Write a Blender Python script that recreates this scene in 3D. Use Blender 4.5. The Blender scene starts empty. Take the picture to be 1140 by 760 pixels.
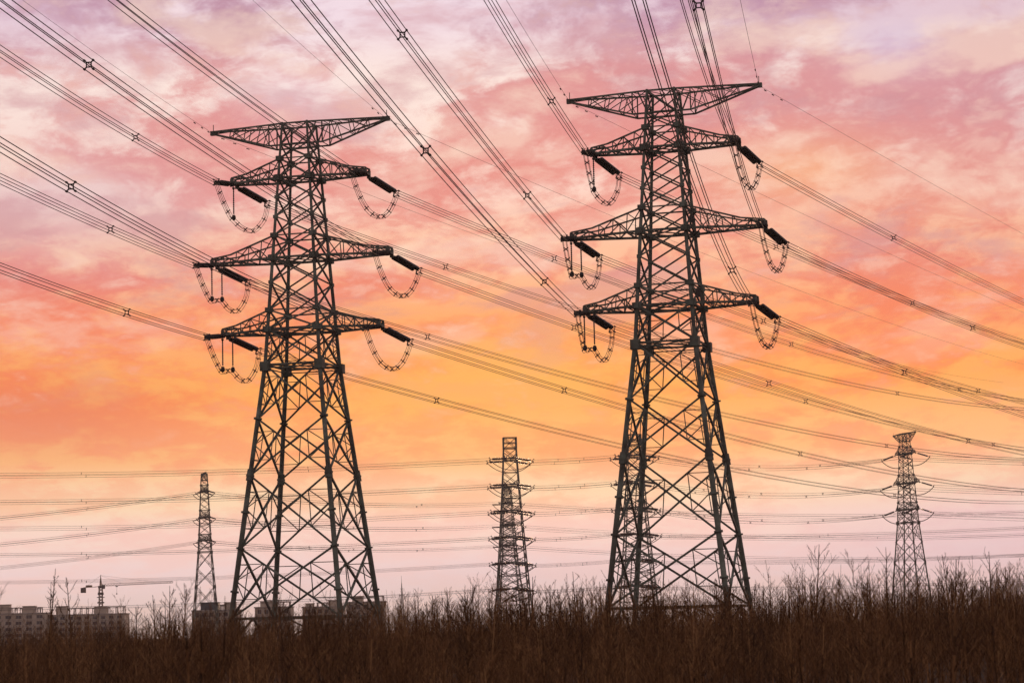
import bpy, math, random
import numpy as np

C = bpy.context.scene.collection
PI = math.pi

# ------------------------------------------------------------------ helpers
class MB:
    """collects bars, boxes, tubes and lathes; build() links them as one mesh"""
    def __init__(s): s.v, s.f = [], []
    def prism(s, a, b, r0, r1=None, n=4, rot=PI/4, cap=True):
        a, b = np.asarray(a, float), np.asarray(b, float)
        if r1 is None: r1 = r0
        d = b - a; L = np.linalg.norm(d)
        if L < 1e-6: return
        d /= L
        h = np.array([0, 0, 1.]) if abs(d[2]) < .95 else np.array([1., 0, 0])
        p = np.cross(d, h); p /= np.linalg.norm(p); q = np.cross(p, d)
        k = len(s.v)
        for c, r in ((a, r0), (b, r1)):
            for i in range(n):
                t = rot + 2*PI*i/n
                s.v.append(tuple(c + (p*math.cos(t) + q*math.sin(t))*r))
        for i in range(n):
            j = (i+1) % n
            s.f.append((k+i, k+j, k+n+j, k+n+i))
        if cap:
            s.f.append(tuple(k+n-1-i for i in range(n))); s.f.append(tuple(k+n+i for i in range(n)))
    def angle(s, a, b, w):
        """an L-section steel angle of leg width w"""
        a, b = np.asarray(a, float), np.asarray(b, float)
        d = b - a; L = np.linalg.norm(d)
        if L < 1e-6: return
        d /= L
        h = np.array([0, 0, 1.]) if abs(d[2]) < .95 else np.array([1., 0, 0])
        p = np.cross(d, h); p /= np.linalg.norm(p); q = np.cross(p, d)
        t = w*.3
        prof = [(0, 0), (w, 0), (w, t), (t, t), (t, w), (0, w)]
        k = len(s.v)
        for c in (a, b):
            for x, y in prof: s.v.append(tuple(c + p*(x-w*.4) + q*(y-w*.4)))
        for i in range(6):
            j = (i+1) % 6
            s.f.append((k+i, k+j, k+6+j, k+6+i))
        s.f.append((k+3, k+2, k+1, k)); s.f.append((k, k+5, k+4, k+3))
        s.f.append((k+6, k+7, k+8, k+9)); s.f.append((k+9, k+10, k+11, k+6))
    def tube(s, pts, r, n=5):
        pts = [np.asarray(p, float) for p in pts]
        k = len(s.v); m = len(pts)
        for i, c in enumerate(pts):
            d = pts[min(i+1, m-1)] - pts[max(i-1, 0)]; d = d/np.linalg.norm(d)
            h = np.array([0, 0, 1.]) if abs(d[2]) < .9 else np.array([0, 1., 0])
            p = np.cross(d, h); p /= np.linalg.norm(p); q = np.cross(p, d)
            rr = r[i] if isinstance(r, (list, tuple)) else r
            for j in range(n):
                t = 2*PI*j/n
                s.v.append(tuple(c + (p*math.cos(t)+q*math.sin(t))*rr))
        for i in range(m-1):
            for j in range(n):
                j2 = (j+1) % n
                s.f.append((k+i*n+j, k+i*n+j2, k+(i+1)*n+j2, k+(i+1)*n+j))
        s.f.append(tuple(k+n-1-j for j in range(n))); s.f.append(tuple(k+(m-1)*n+j for j in range(n)))
    def box(s, x0, x1, y0, y1, z0, z1):
        k = len(s.v)
        s.v += [(x, y, z) for z in (z0, z1) for x, y in ((x0, y0), (x1, y0), (x1, y1), (x0, y1))]
        s.f += [tuple(k+i for i in f) for f in ((3, 2, 1, 0), (4, 5, 6, 7), (0, 1, 5, 4), (1, 2, 6, 5), (2, 3, 7, 6), (3, 0, 4, 7))]
    def cbox(s, c, sx, sy, sz):
        s.box(c[0]-sx/2, c[0]+sx/2, c[1]-sy/2, c[1]+sy/2, c[2]-sz/2, c[2]+sz/2)
    def mesh(s, name, mat, smooth=False):
        me = bpy.data.meshes.new(name)
        me.from_pydata(s.v, [], s.f); me.materials.append(mat)
        if smooth: me.polygons.foreach_set('use_smooth', [True]*len(me.polygons))
        me.update(); return me
    def build(s, name, mat, parent=None, loc=(0, 0, 0), smooth=False):
        return put(name, s.mesh(name, mat, smooth), parent, loc)

def put(name, me, parent=None, loc=(0, 0, 0), rot=(0, 0, 0)):
    o = bpy.data.objects.new(name, me); C.objects.link(o)
    o.parent = parent; o.location = loc; o.rotation_euler = rot
    return o
def tag(o, label, cat, group=None, kind=None):
    if label: o['label'] = label
    if cat: o['category'] = cat
    if group: o['group'] = group
    if kind: o['kind'] = kind
    return o
def thing(name, label, cat, loc=(0, 0, 0), rot=(0, 0, 0), group=None):
    o = bpy.data.objects.new(name, None); C.objects.link(o)
    o.location = loc; o.rotation_euler = rot; o.empty_display_size = .5
    return tag(o, label, cat, group)
def copy_tree(o, parent=None):
    c = o.copy(); C.objects.link(c)
    if parent: c.parent = parent
    for ch in list(o.children): copy_tree(ch, c)
    return c

# ------------------------------------------------------------------ materials
def mat_new(name):
    m = bpy.data.materials.new(name); m.use_nodes = True
    return m, m.node_tree.nodes, m.node_tree.links, m.node_tree.nodes['Principled BSDF']
def noisy(name, stops, scale=3., detail=4., rough=.7, metal=0., bump=0., stretch=None, spec=.3, rand=0.):
    m, N, L, B = mat_new(name)
    tc = N.new('ShaderNodeTexCoord'); mp = N.new('ShaderNodeMapping')
    L.new(tc.outputs['Object'], mp.inputs[0])
    if stretch: mp.inputs['Scale'].default_value = stretch
    nz = N.new('ShaderNodeTexNoise'); nz.inputs['Scale'].default_value = scale; nz.inputs['Detail'].default_value = detail
    L.new(mp.outputs[0], nz.inputs['Vector'])
    cr = N.new('ShaderNodeValToRGB'); e = cr.color_ramp.elements
    e[0].position = stops[0][0]; e[0].color = (*stops[0][1], 1)
    e[1].position = stops[-1][0]; e[1].color = (*stops[-1][1], 1)
    for p, c in stops[1:-1]:
        x = e.new(p); x.color = (*c, 1)
    L.new(nz.outputs['Fac'], cr.inputs[0])
    col = cr.outputs[0]
    if rand:
        oi = N.new('ShaderNodeObjectInfo'); hs = N.new('ShaderNodeHueSaturation')
        mr = N.new('ShaderNodeMapRange'); mr.inputs[3].default_value = 1-rand; mr.inputs[4].default_value = 1+rand
        L.new(oi.outputs['Random'], mr.inputs[0]); L.new(mr.outputs[0], hs.inputs['Value'])
        L.new(col, hs.inputs['Color']); col = hs.outputs[0]
    L.new(col, B.inputs['Base Color'])
    B.inputs['Roughness'].default_value = rough; B.inputs['Metallic'].default_value = metal
    B.inputs['Specular IOR Level'].default_value = spec
    if bump:
        b = N.new('ShaderNodeBump'); b.inputs['Strength'].default_value = bump
        L.new(nz.outputs['Fac'], b.inputs['Height']); L.new(b.outputs[0], B.inputs['Normal'])
    return m
STEEL = noisy('weathered_steel', [(.28, (.05, .046, .036)), (.42, (.08, .09, .072)), (.58, (.125, .155, .122)), (.72, (.21, .25, .205))], scale=.55, detail=8, rough=.6, spec=.25)
WIRE = noisy('weathered_aluminium_wire', [(.3, (.03, .026, .026)), (.7, (.06, .054, .05))], scale=.6, rough=.6)
CERAMIC = noisy('dark_glazed_insulator', [(.3, (.014, .012, .011)), (.7, (.03, .024, .02))], scale=5, rough=.2, spec=.5)
FITTING = noisy('dark_fitting', [(.3, (.025, .022, .02)), (.7, (.055, .05, .045))], scale=5, rough=.6)
def bark(name, stops, rand):
    m, N, L, B = mat_new(name)
    g = N.new('ShaderNodeNewGeometry'); cr = N.new('ShaderNodeValToRGB'); e = cr.color_ramp.elements
    e[0].position, e[1].position = stops[0][0], stops[-1][0]; e[0].color, e[1].color = (*stops[0][1], 1), (*stops[-1][1], 1)
    for p, c in stops[1:-1]: q = e.new(p); q.color = (*c, 1)
    tc = N.new('ShaderNodeTexCoord'); nz = N.new('ShaderNodeTexNoise'); nz.inputs['Scale'].default_value = .5; nz.inputs['Detail'].default_value = 6; L.new(tc.outputs['Object'], nz.inputs['Vector'])
    a = N.new('ShaderNodeMath'); a.operation = 'MULTIPLY_ADD'; L.new(g.outputs['Random Per Island'], a.inputs[0]); a.inputs[1].default_value = .6
    b = N.new('ShaderNodeMath'); b.operation = 'MULTIPLY_ADD'; L.new(nz.outputs['Fac'], b.inputs[0]); b.inputs[1].default_value = 1.9; b.inputs[2].default_value = -.72; L.new(b.outputs[0], a.inputs[2])
    L.new(a.outputs[0], cr.inputs[0]); hs = N.new('ShaderNodeHueSaturation'); oi = N.new('ShaderNodeObjectInfo'); mr = N.new('ShaderNodeMapRange')
    mr.inputs[3].default_value = 1-rand; mr.inputs[4].default_value = 1+rand; L.new(oi.outputs['Random'], mr.inputs[0]); L.new(mr.outputs[0], hs.inputs['Value']); L.new(cr.outputs[0], hs.inputs['Color'])
    L.new(hs.outputs[0], B.inputs['Base Color']); B.inputs['Roughness'].default_value = .85; B.inputs['Specular IOR Level'].default_value = .12
    return m
BARK = bark('bare_bark', [(.1, (.035, .018, .008)), (.45, (.085, .043, .018)), (.8, (.18, .095, .04))], .35)
BARK2 = bark('thicket_bark', [(.1, (.025, .012, .005)), (.4, (.085, .040, .015)), (.65, (.19, .092, .035)), (.9, (.36, .21, .09))], 0)
SOIL = noisy('dry_soil_and_litter', [(.3, (.02, .013, .007)), (.55, (.04, .026, .014)), (.75, (.075, .05, .026))], scale=.35, detail=8, rough=.95, bump=.4, spec=.1)
RENDER = noisy('weathered_render', [(.3, (.40, .34, .26)), (.55, (.48, .42, .33)), (.75, (.56, .50, .41))], scale=.25, detail=7, rough=.9, spec=.15)
CONC = noisy('bare_concrete', [(.3, (.27, .245, .21)), (.7, (.40, .37, .32))], scale=.4, detail=6, rough=.9, spec=.15)
PANE = noisy('dark_window_glass', [(.35, (.02, .024, .03)), (.65, (.05, .055, .06))], scale=.3, rough=.15, spec=.5)
BLUE = noisy('teal_sheet_metal', [(.3, (.03, .05, .06)), (.7, (.06, .085, .095))], scale=.6, rough=.6)
CRANE = noisy('worn_crane_paint', [(.3, (.10, .06, .03)), (.7, (.20, .11, .045))], scale=.8, rough=.6)
DARK = noisy('dark_concrete_block', [(.3, (.04, .04, .04)), (.7, (.08, .075, .07))], scale=.8, rough=.8)

# ------------------------------------------------------------------ towers
# body width at each height
WID = [(0, 14.3), (33.4, 6.85), (62.6, 3.15)]
def wid(z):
    for (z0, w0), (z1, w1) in zip(WID, WID[1:]):
        if z <= z1: return w0 + (w1-w0)*(z-z0)/(z1-z0)
    return WID[-1][1]
LEVELS = {'top': (55.95, 58.3, 8.6), 'middle': (46.24, 48.95, 11.3), 'bottom': (37.63, 39.95, 10.0)}   # chord height, root top, half length
ARM_TOP = 11.15
TIPW = .6

def lattice_face(mb, pa, pb, panels):
    """pa(z), pb(z): the two legs of this face"""
    for z0, z1, kind, w in panels:
        a0, a1, b0, b1 = (np.array(p(z)) for p, z in ((pa, z0), (pa, z1), (pb, z0), (pb, z1)))
        mb.angle(a0, b1, w); mb.angle(b0, a1, w)
        if kind in 'HW': mb.angle(a1, b1, w*.9)
        if kind in 'RW':                        # redundant members of the big lower panels
            w2 = w*.5
            W0, W1 = np.linalg.norm(b0-a0), np.linalg.norm(b1-a1); t = W0/(W0+W1)
            X = a0 + (b1-a0)*t
            for l0, l1 in ((a0, a1), (b0, b1)):
                m = l0 + (l1-l0)*t
                lo, up = (l0+X)/2, (l1+X)/2
                mb.angle(m, lo, w2); mb.angle(m, up, w2); mb.angle(lo, up, w2)
                mb.angle(l0 + (l1-l0)*t*.5, lo, w2*.8); mb.angle(l0+(l1-l0)*(t+(1-t)*.5), up, w2*.8)

def arm_mesh(side, zb, zt, a):
    mb = MB(); wb, wt = wid(zb), wid(zt)
    tipz = zb
    B = [np.array([side*wb/2, s*wb/2, zb]) for s in (-1, 1)]
    T = [np.array([side*wt/2, s*wt/2, zt]) for s in (-1, 1)]
    E = [np.array([side*a, s*TIPW, tipz]) for s in (-1, 1)]
    k = .70; kz = .95
    K = [np.array([side*(wt/2+(a-wt/2)*k), s*(wt/2+(TIPW-wt/2)*k), zb+kz]) for s in (-1, 1)]
    F = [np.array([side*a, s*TIPW, zb+.7]) for s in (-1, 1)]
    n = 5
    for i in (0, 1):
        mb.prism(B[i], E[i], .18); mb.prism(T[i], K[i], .125); mb.prism(K[i], F[i], .115)
        mb.prism(E[i], F[i], .16)
        def top(t):
            return T[i]+(K[i]-T[i])*(t/k) if t < k else K[i]+(F[i]-K[i])*((t-k)/(1-k))
        for j in range(1, n+1):
            t0, t1 = (j-1)/n, j/n
            p0, p1 = B[i]+(E[i]-B[i])*t0, B[i]+(E[i]-B[i])*t1
            if j < n: mb.angle(p1, top(t1), .12)
            mb.angle(p1 if j % 2 else p0, top(t0) if j % 2 else top(t1), .13)
    for j in range(1, n+1):
        t0, t1 = (j-1)/n, j/n
        p = [B[i]+(E[i]-B[i])*t0 for i in (0, 1)]; q = [B[i]+(E[i]-B[i])*t1 for i in (0, 1)]
        mb.angle(q[0], q[1], .14); mb.angle(p[j % 2], q[1-j % 2], .14)
        if j == n: mb.angle(p[1-j % 2], q[j % 2], .14)
        t = t1
        tp = [(T[i]+(K[i]-T[i])*(t/k) if t < k else K[i]+(F[i]-K[i])*((t-k)/(1-k))) for i in (0, 1)]
        mb.angle(tp[0], tp[1], .11)
    # stiffened tip with hanging plates
    mb.box(*sorted((side*(a-.9), side*(a+.12))), -TIPW-.12, TIPW+.12, zb-.1, zb+.16)
    for s in (-1, 1):
        mb.box(*sorted((side*(a-.35), side*(a+.1))), *sorted((s*(TIPW+.122), s*(TIPW+.26))), zb-.42, zb+.5)
    mb.angle((side*(a-1.6), -TIPW, zb+.7), (side*(a-.1), TIPW, zb+.7), .12); mb.angle((side*(a-1.6), TIPW, zb+.72), (side*(a-.1), -TIPW, zb+.72), .12)
    return mb
def top_arm_mesh():
    mb = MB(); zt, zl = 62.6, 60.05; bend = 3.4; w = wid(zt)/2
    for s in (-1, 1):
        y = s*w
        L = [(-ARM_TOP, s*.16, zt), (-w-.1, y, zt), (w+.1, y, zt), (ARM_TOP, s*.16, zt)]
        for p, q in zip(L, L[1:]): mb.prism(p, q, .13)
        yb = s*w*.82
        M = [(-ARM_TOP, s*.16, zt-.25), (-bend, yb, zl), (bend, yb, zl), (ARM_TOP, s*.16, zt-.25)]
        for p, q in zip(M, M[1:]): mb.prism(p, q, .13)
        for sd in (-1, 1):
            f = [0, .3, .52, .74, 1]
            P = [np.array([sd*(w+(ARM_TOP-w)*t), s*(w+(.16-w)*t), zt]) for t in f]
            b0, b1 = np.array([sd*bend, yb, zl]), np.array([sd*ARM_TOP, s*.16, zt-.25])
            Q = [b0+(b1-b0)*t for t in (0, .22, .45, .7, 1)]
            mb.angle(np.array([sd*bend, s*w*.86, zt]), Q[0], .13)
            mb.angle(np.array([sd*bend*.8, s*w*.9, zt]), (sd*w, s*w, zl), .14)
            for i in range(1, 4): mb.angle(P[i], Q[i], .09)
            for i in range(0, 4): mb.angle(Q[i], P[i+1] if i % 2 == 0 else P[i], .1); mb.angle(P[i], Q[i+1], .09)
    for t in np.linspace(-1, 1, 13):
        x = t*ARM_TOP*.94; yy = max(.16, w+(.16-w)*max(0, (abs(x)-w)/(ARM_TOP-w)))
        mb.angle((x, -yy, zt), (x, yy, zt), .1)
        x2 = t*ARM_TOP*.9
        if abs(x2) > bend: h = zl+(zt-.25-zl)*(abs(x2)-bend)/(ARM_TOP-bend); yy2 = w*.82+(.16-w*.82)*(abs(x2)-bend)/(ARM_TOP-bend)
        else: h = zl; yy2 = w*.82
        mb.angle((x2, -yy2, h), (x2, yy2, h), .1)
        if abs(t) < .99:
            x3 = (t+2/12)*ARM_TOP*.94; y3 = max(.16, w+(.16-w)*max(0, (abs(x3)-w)/(ARM_TOP-w)))
            mb.angle((x, -yy, zt), (x3, y3, zt), .09)
    for sd in (-1, 1):
        mb.box(*sorted((sd*(ARM_TOP-.5), sd*(ARM_TOP+.35))), -.2, .2, zt-.42, zt+.12)
        mb.prism((sd*ARM_TOP, 0, zt+.1), (sd*ARM_TOP, 0, zt+.9), .05)
    return mb

def make_tower(name):
    t = thing(name, '', '')
    def corner(sx, sy): return lambda z: (sx*wid(z)/2, sy*wid(z)/2, z)
    for sx, sy in ((-1, -1), (1, -1), (1, 1), (-1, 1)):
        c = corner(sx, sy); mb = MB()
        mb.prism((*c(-.2)[:2], -.2), c(20.3), .32, .305, n=10); mb.prism(c(20.3), c(33.4), .285, .26, n=10)
        mb.prism(c(33.4), c(48), .235, .205, n=8); mb.prism(c(48), c(62.75), .19, .145, n=8)
        for z in (6.8, 11.8, 16, 20.3, 27, 33.4):                # flanged joints
            mb.prism(c(z-.1), c(z+.1), .5 if z < 33 else .45, n=12)
        z = 20.3; mb.prism(c(z-.6), c(z+.7), .46, .42, n=10)
        for zb, zt, a in LEVELS.values():                        # gusset plates at the arm roots
            for z, r in ((zb, .85), (zt, .68)):
                x, y, _ = c(z)
                mb.box(x-r*.62, x+r*.62, y-.28, y+.28, z-r*.42, z+r*.42); mb.box(x-.27, x+.27, y-r*.6, y+r*.6, z-r*.4, z+r*.4)
        x, y, z = c(33.4); mb.box(x-.5, x+.5, y-.5, y+.5, z-.75, z+.35)
        for z in (43.3, 51.2, 53.6, 27, 11.8):
            x, y, _ = c(z); mb.box(x-.26, x+.26, y-.2, y+.2, z-.2, z+.2)
        mb.cbox((c(0)[0], c(0)[1], .08), 1.5, 1.5, .3)
        mb.build('leg', STEEL, t)
    P = [(3.7, 11.8, 'R', .24), (11.8, 20.3, 'R', .23), (20.3, 26.95, 'R', .22), (26.95, 33.4, 'R', .22), (33.4, 37.63, 'R', .22),
         (37.63, 39.95, 'H', .19), (39.95, 43.3, 'X', .19), (43.3, 46.24, 'H', .19), (46.24, 48.95, 'H', .18), (48.95, 51.25, 'X', .17), (51.25, 53.65, 'X', .17),
         (53.65, 55.95, 'H', .17), (55.95, 58.3, 'H', .16), (58.3, 60.05, 'H', .15), (60.05, 62.6, 'H', .15)]
    cs = [corner(-1, -1), corner(1, -1), corner(1, 1), corner(-1, 1)]
    for i in range(4):
        mb = MB(); a, b = cs[i], cs[(i+1) % 4]
        lattice_face(mb, a, b, P)
        mb.angle(a(37.63), b(37.63), .3); mb.angle(a(46.24), b(46.24), .26); mb.angle(a(55.95), b(55.95), .24)
        mb.angle(a(33.4), b(33.4), .22); mb.angle(a(33.0), b(33.0), .12)
        mb.prism(a(3.7), b(3.7), .2)
        # leg extension below the base beam
        m = (np.array(a(3.7))+np.array(b(3.7)))/2
        mb.angle(a(.3), m, .2); mb.angle(b(.3), m, .2)
        mb.build('face_bracing', STEEL, t)
    for z in (33.4, 37.63, 46.24, 55.95):
        mb = MB(); q = [np.array(c(z)) for c in cs]; md = [(q[i]+q[(i+1) % 4])/2 for i in range(4)]
        for i in range(4): mb.angle(md[i], md[(i+1) % 4], .13)
        mb.angle(q[0], q[2], .14); mb.angle(q[1]+np.array([0, 0, .15]), q[3]+np.array([0, 0, .15]), .14)
        mb.build('diaphragm', STEEL, t)
    for zb, zt, a in LEVELS.values():
        for sd in (-1, 1): arm_mesh(sd, zb, zt, a).build('crossarm', STEEL, t)
    top_arm_mesh().build('peak_crossarm', STEEL, t)
    return t

TH = math.radians(16)                                            # arms square to the bisector of the bend in the line
TOWER = {'R': (18.13, 274.), 'L': (-24.98, 287.)}
NAMES = {'R': 'right large pylon', 'L': 'left large pylon'}
proto = make_tower('transmission_tower')
GT = 'large lattice pylons of the double line'
proto.location = (*TOWER['R'], 0); proto.rotation_euler.z = -TH
tag(proto, 'big dark lattice pylon on the right, reaching highest in the picture', 'pylon', GT)
left = copy_tree(proto); left.location = (*TOWER['L'], 0); left.rotation_euler.z = -TH
left['label'] = 'big dark lattice pylon on the left, in front of the low apartment blocks'
for lv in ('middle', 'bottom'):                                  # small plates that hang beside the body of the right pylon
    zb = LEVELS[lv][0]; mb = MB(); mb.box(-.3, .3, -.05, .05, -.45, .4); mb.prism((0, 0, .4), (0, 0, 1.1), .05)
    mb.build('marker_plate', FITTING, proto, (wid(zb)/2+.75, -wid(zb)/2+.2, zb+1.0))
GB = 'distant lattice pylons'
for x, y, ang, wsc, lab in ((-113.6, 885, 78, .68, 'slim distant lattice pylon with a teal roof hut at its foot'),
                       (125.15, 777, 74, .74, 'distant lattice pylon at far right, small flared crossarm at its top'),
                       (-3.6, 1022, 80, .9, 'fainter short lattice pylon directly behind the tall pylon at the centre')):
    o = copy_tree(left); o.location = (x, y, 0); o.rotation_euler.z = -math.radians(ang); o['label'] = lab; o['group'] = GB; o.scale = (wsc, wsc, .972)
TOW2 = {'slim': (-113.6, 885, 78), 'far right': (125.15, 777, 74), 'faint': (-3.6, 1022, 80)}

# tall six-level pylons of the line that crosses the background
ZT6 = [63.6, 54.1, 44.6, 35.2, 25.8, 16.4]
def w6(z): return 4.4 + (14-4.4)*(1-z/71.5)**1.25
def make_tall(name):
    t = thing(name, '', '')
    cs = [(lambda z, sx=sx, sy=sy: (sx*w6(z)/2, sy*w6(z)/2, z)) for sx, sy in ((-1, -1), (1, -1), (1, 1), (-1, 1))]
    zz = [0, 5, 10.5, 16.4, 21, 25.8, 30.5, 35.2, 40, 44.6, 49.3, 54.1, 58.8, 63.6, 67.5, 71.5]
    for c in cs:
        mb = MB()
        for z0, z1 in zip(zz, zz[1:]): mb.prism(c(z0-(.2 if z0 == 0 else 0)), c(z1), .3-.0017*z0, n=6)
        mb.build('leg', STEEL, t)
    for i in range(4):
        mb = MB(); lattice_face(mb, cs[i], cs[(i+1) % 4], [(z0, z1, 'H', .2) for z0, z1 in zip(zz, zz[1:])])
        mb.build('face_bracing', STEEL, t)
    for z in ZT6:
        for sd in (-1, 1):
            mb = MB(); w = w6(z)/2; w2 = w6(z+2.4)/2
            for s in (-1, 1):
                E = np.array([sd*8.2, s*.7, z])
                mb.prism((sd*w, s*w, z), E, .19); mb.prism((sd*w2, s*w2, z+2.3), E+np.array([0, 0, .5]), .14)
                for k in range(1, 5):
                    f = k/5; p = np.array([sd*w, s*w, z])*(1-f)+E*f; q = np.array([sd*w2, s*w2, z+2.3])*(1-f)+(E+np.array([0, 0, .5]))*f
                    mb.angle(p, q, .12)
            for k in range(0, 6):
                f = k/5; y = w*(1-f)+.7*f; x = sd*(w*(1-f)+8.2*f); mb.angle((x, -y, z), (x, y, z), .14)
                if k < 5:
                    f2 = (k+1)/5; mb.angle((x, -y, z), (sd*(w*(1-f2)+8.2*f2), w*(1-f2)+.7*f2, z), .12)
            mb.cbox((sd*8.2, 0, z+.1), .5, 1.9, .5)
            mb.build('crossarm', STEEL, t)
    mb = MB(); w = w6(71.5)/2+.25                                  # boxed cage at the head
    for z in (67.8, 69.6, 71.5):
        for sx, sy in ((1, 0), (-1, 0), (0, 1), (0, -1)):
            mb.angle((sx*w-sy*w, sy*w+sx*w, z), (sx*w+sy*w, sy*w-sx*w, z), .3)
    for k in range(5):
        q = -w+2*w*k/4
        mb.angle((q, -w, 67.8), (q, -w, 71.5), .2); mb.angle((q, w, 67.8), (q, w, 71.5), .2)
        mb.angle((-w, q, 71.5), (w, q, 71.5), .2)
    mb.build('head_cage', STEEL, t)
    return t
TALL = {'centre': (-1.8, 890.), 'hidden': (43.9, 890.)}
TALLN = {'centre': 'tall centre pylon', 'hidden': 'tall pylon behind right pylon'}
AT6 = math.radians(86)
tall = make_tall('transmission_tower'); tall.location = (*TALL['centre'], 0); tall.rotation_euler.z = -AT6
tag(tall, 'tall narrow six-level lattice pylon with boxed head at the picture centre', 'pylon', GB)
t2 = copy_tree(tall); t2.location = (*TALL['hidden'], 0)
t2['label'] = 'tall narrow six-level lattice pylon seen through the right large pylon'

# ------------------------------------------------------------------ insulators, jumpers, cables
SL = 7.6
mb = MB()
prof = []; x = 0
nd = 24
for i in range(nd):
    x0 = i*5.35/nd; d = 5.35/nd
    prof += [(x0, .13), (x0+d*.3, .26), (x0+d*.62, .285), (x0+d*.8, .12)]
prof.append((5.35, .1))
mb.tube([(p[0], 0, 0) for p in prof], [p[1] for p in prof], 12)
DISC = mb.mesh('disc_string', CERAMIC)
mb = MB()
mb.prism((0, 0, 0), (1.05, 0, 0), .075, n=6); mb.cbox((.25, 0, 0), .4, .22, .24); mb.prism((1.0, -.5, 0), (1.0, .5, 0), .1); mb.prism((.6, 0, 0), (1.0, .45, 0), .06); mb.prism((.6, 0, 0), (1.0, -.45, 0), .06)
LINK = mb.mesh('arm_link', FITTING)
mb = MB()
mb.prism((6.5, -.5, 0), (6.5, .5, 0), .1); mb.prism((6.5, 0, 0), (7.25, 0, 0), .07, n=6)
for sy in (-1, 1):
    for sz in (-1, 1):
        mb.prism((7.0, 0, 0), (7.3, sy*.33, sz*.33), .05); mb.prism((7.3, sy*.33, sz*.33), (7.65, sy*.33, sz*.33), .09, n=6)
mb.prism((7.3, .33, .33), (7.3, -.33, .33), .04); mb.prism((7.3, .33, -.33), (7.3, -.33, -.33), .04)
mb.prism((7.3, .33, .33), (7.3, .33, -.33), .04); mb.prism((7.3, -.33, .33), (7.3, -.33, -.33), .04)
YOKE = mb.mesh('yoke_plate', FITTING)
def insulator(A, heading, tilt, label, group):
    t = thing('insulator_string', label, 'insulator', tuple(A), (0, tilt, heading), group)
    put('arm_link', LINK, t)
    for s in (-1, 1): put('disc_string', DISC, t, (1.08, s*.31, 0))
    put('yoke_plate', YOKE, t)
    return t

SP = .325                                                        # half spacing of a four-wire bundle
mb = MB()
for i in range(4):
    a, b = PI/4+i*PI/2, PI/4+(i+1)*PI/2
    r = .25
    p, q = (0, math.cos(a)*r, math.sin(a)*r), (0, math.cos(b)*r, math.sin(b)*r)
    mb.prism(p, q, .055, n=6); e = (0, math.cos(a)*SP*1.46, math.sin(a)*SP*1.46)
    mb.prism(p, e, .06, .05, n=6); mb.prism((-.12, e[1], e[2]), (.12, e[1], e[2]), .085, n=8)
SPACER = mb.mesh('spacer', FITTING)
mb = MB(); mb.prism((0, -.02, 0), (0, .02, 0), .34, n=4); 
for sy in (-1, 1):
    for sz in (-1, 1): mb.prism((0, 0, 0), (0, sy*.2, sz*.2), .045)
    mb.prism((0, sy*.2, -.2), (0, sy*.2, .2), .04); mb.prism((0, -.2, sy*.2), (0, .2, sy*.2), .04)
mb.v = mb.v[8:]; mb.f = [tuple(i-8 for i in f) for f in mb.f[6:]]
JSP = mb.mesh('spacer', FITTING)

def bundle(E, heading, fz, s1, spacers, label, group, r=.045, n=60, spread=SP):
    t = thing('cable_bundle', label, 'power cable', tuple(E), (0, 0, heading), group)
    mb = MB(); mb.tube([(s, 0, fz(s)) for s in np.linspace(0, s1, n)], r, 5)
    me = mb.mesh('wire', WIRE, True)
    for sy in (-1, 1):
        for sz in (-1, 1): put('wire', me, t, (0, sy*spread, sz*spread))
    for s in spacers: put('spacer', SPACER, t, (s, 0, fz(s)))
    return t

def local(key, x, y, z):
    tx, ty = TOWER[key]
    return np.array([tx + x*math.cos(TH) + y*math.sin(TH), ty - x*math.sin(TH) + y*math.cos(TH), z])
NT, FT = .15, .45
DIRN = -np.array([NT, 1, 0])/math.hypot(NT, 1); DIRF = np.array([FT, 1, 0])/math.hypot(FT, 1)
SLOPE = math.atan(.14)
SPANS = [  # line, level, side, far span?, slope, curvature, spacer distances
 ('R', 'top', -1, 0, -.0161, .0003, [27.8]), ('R', 'middle', -1, 0, -.0088, .0002, [92.7, 28.5]), ('R', 'bottom', -1, 0, -.0077, .0002, [90.9, 26.7]),
 ('R', 'bottom', 1, 0, -.0636, .000675, [35.0]), ('R', 'middle', 1, 0, -.0482, .0008, [88.7]), ('R', 'top', 1, 0, -.0691, .0008, []),
 ('L', 'top', -1, 0, -.0378, .000348, [31.2]), ('L', 'middle', -1, 0, -.0331, .0002, [31.9]), ('L', 'bottom', -1, 0, -.0355, .0002, [30.4]),
 ('L', 'top', 1, 0, -.0416, .0002, []), ('L', 'middle', 1, 0, -.0344, .000208, [102.0]), ('L', 'bottom', 1, 0, -.0525, .000337, [102.5]),
 ('L', 'top', 1, 1, -.0418, .000127, [48.3, 155.7, 279.1]), ('L', 'top', -1, 1, -.036, .000113, [50.3, 290.2]),
 ('L', 'middle', 1, 1, -.0447, .00011, [48.0, 154.1, 298.1]), ('L', 'middle', -1, 1, -.0406, .0001, [49.8, 289.0]),
 ('L', 'bottom', 1, 1, -.0496, .000112, [47.1, 153.9]), ('L', 'bottom', -1, 1, -.0527, .000108, [49.5, 289.2]),
 ('R', 'top', 1, 1, -.0179, .0001, [57.6]), ('R', 'top', -1, 1, -.0158, .0001, [59.1, 132.1]), ('R', 'middle', 1, 1, -.0187, .00016, [89.8]),
 ('R', 'middle', -1, 1, -.0238, .0001, [60.7, 187.7]), ('R', 'bottom', 1, 1, -.0306, .000109, [54.8]), ('R', 'bottom', -1, 1, -.0334, .0001, [58.0, 172.5])]
SIDE = {-1: 'left', 1: 'right'}
ENDS = {}
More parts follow.
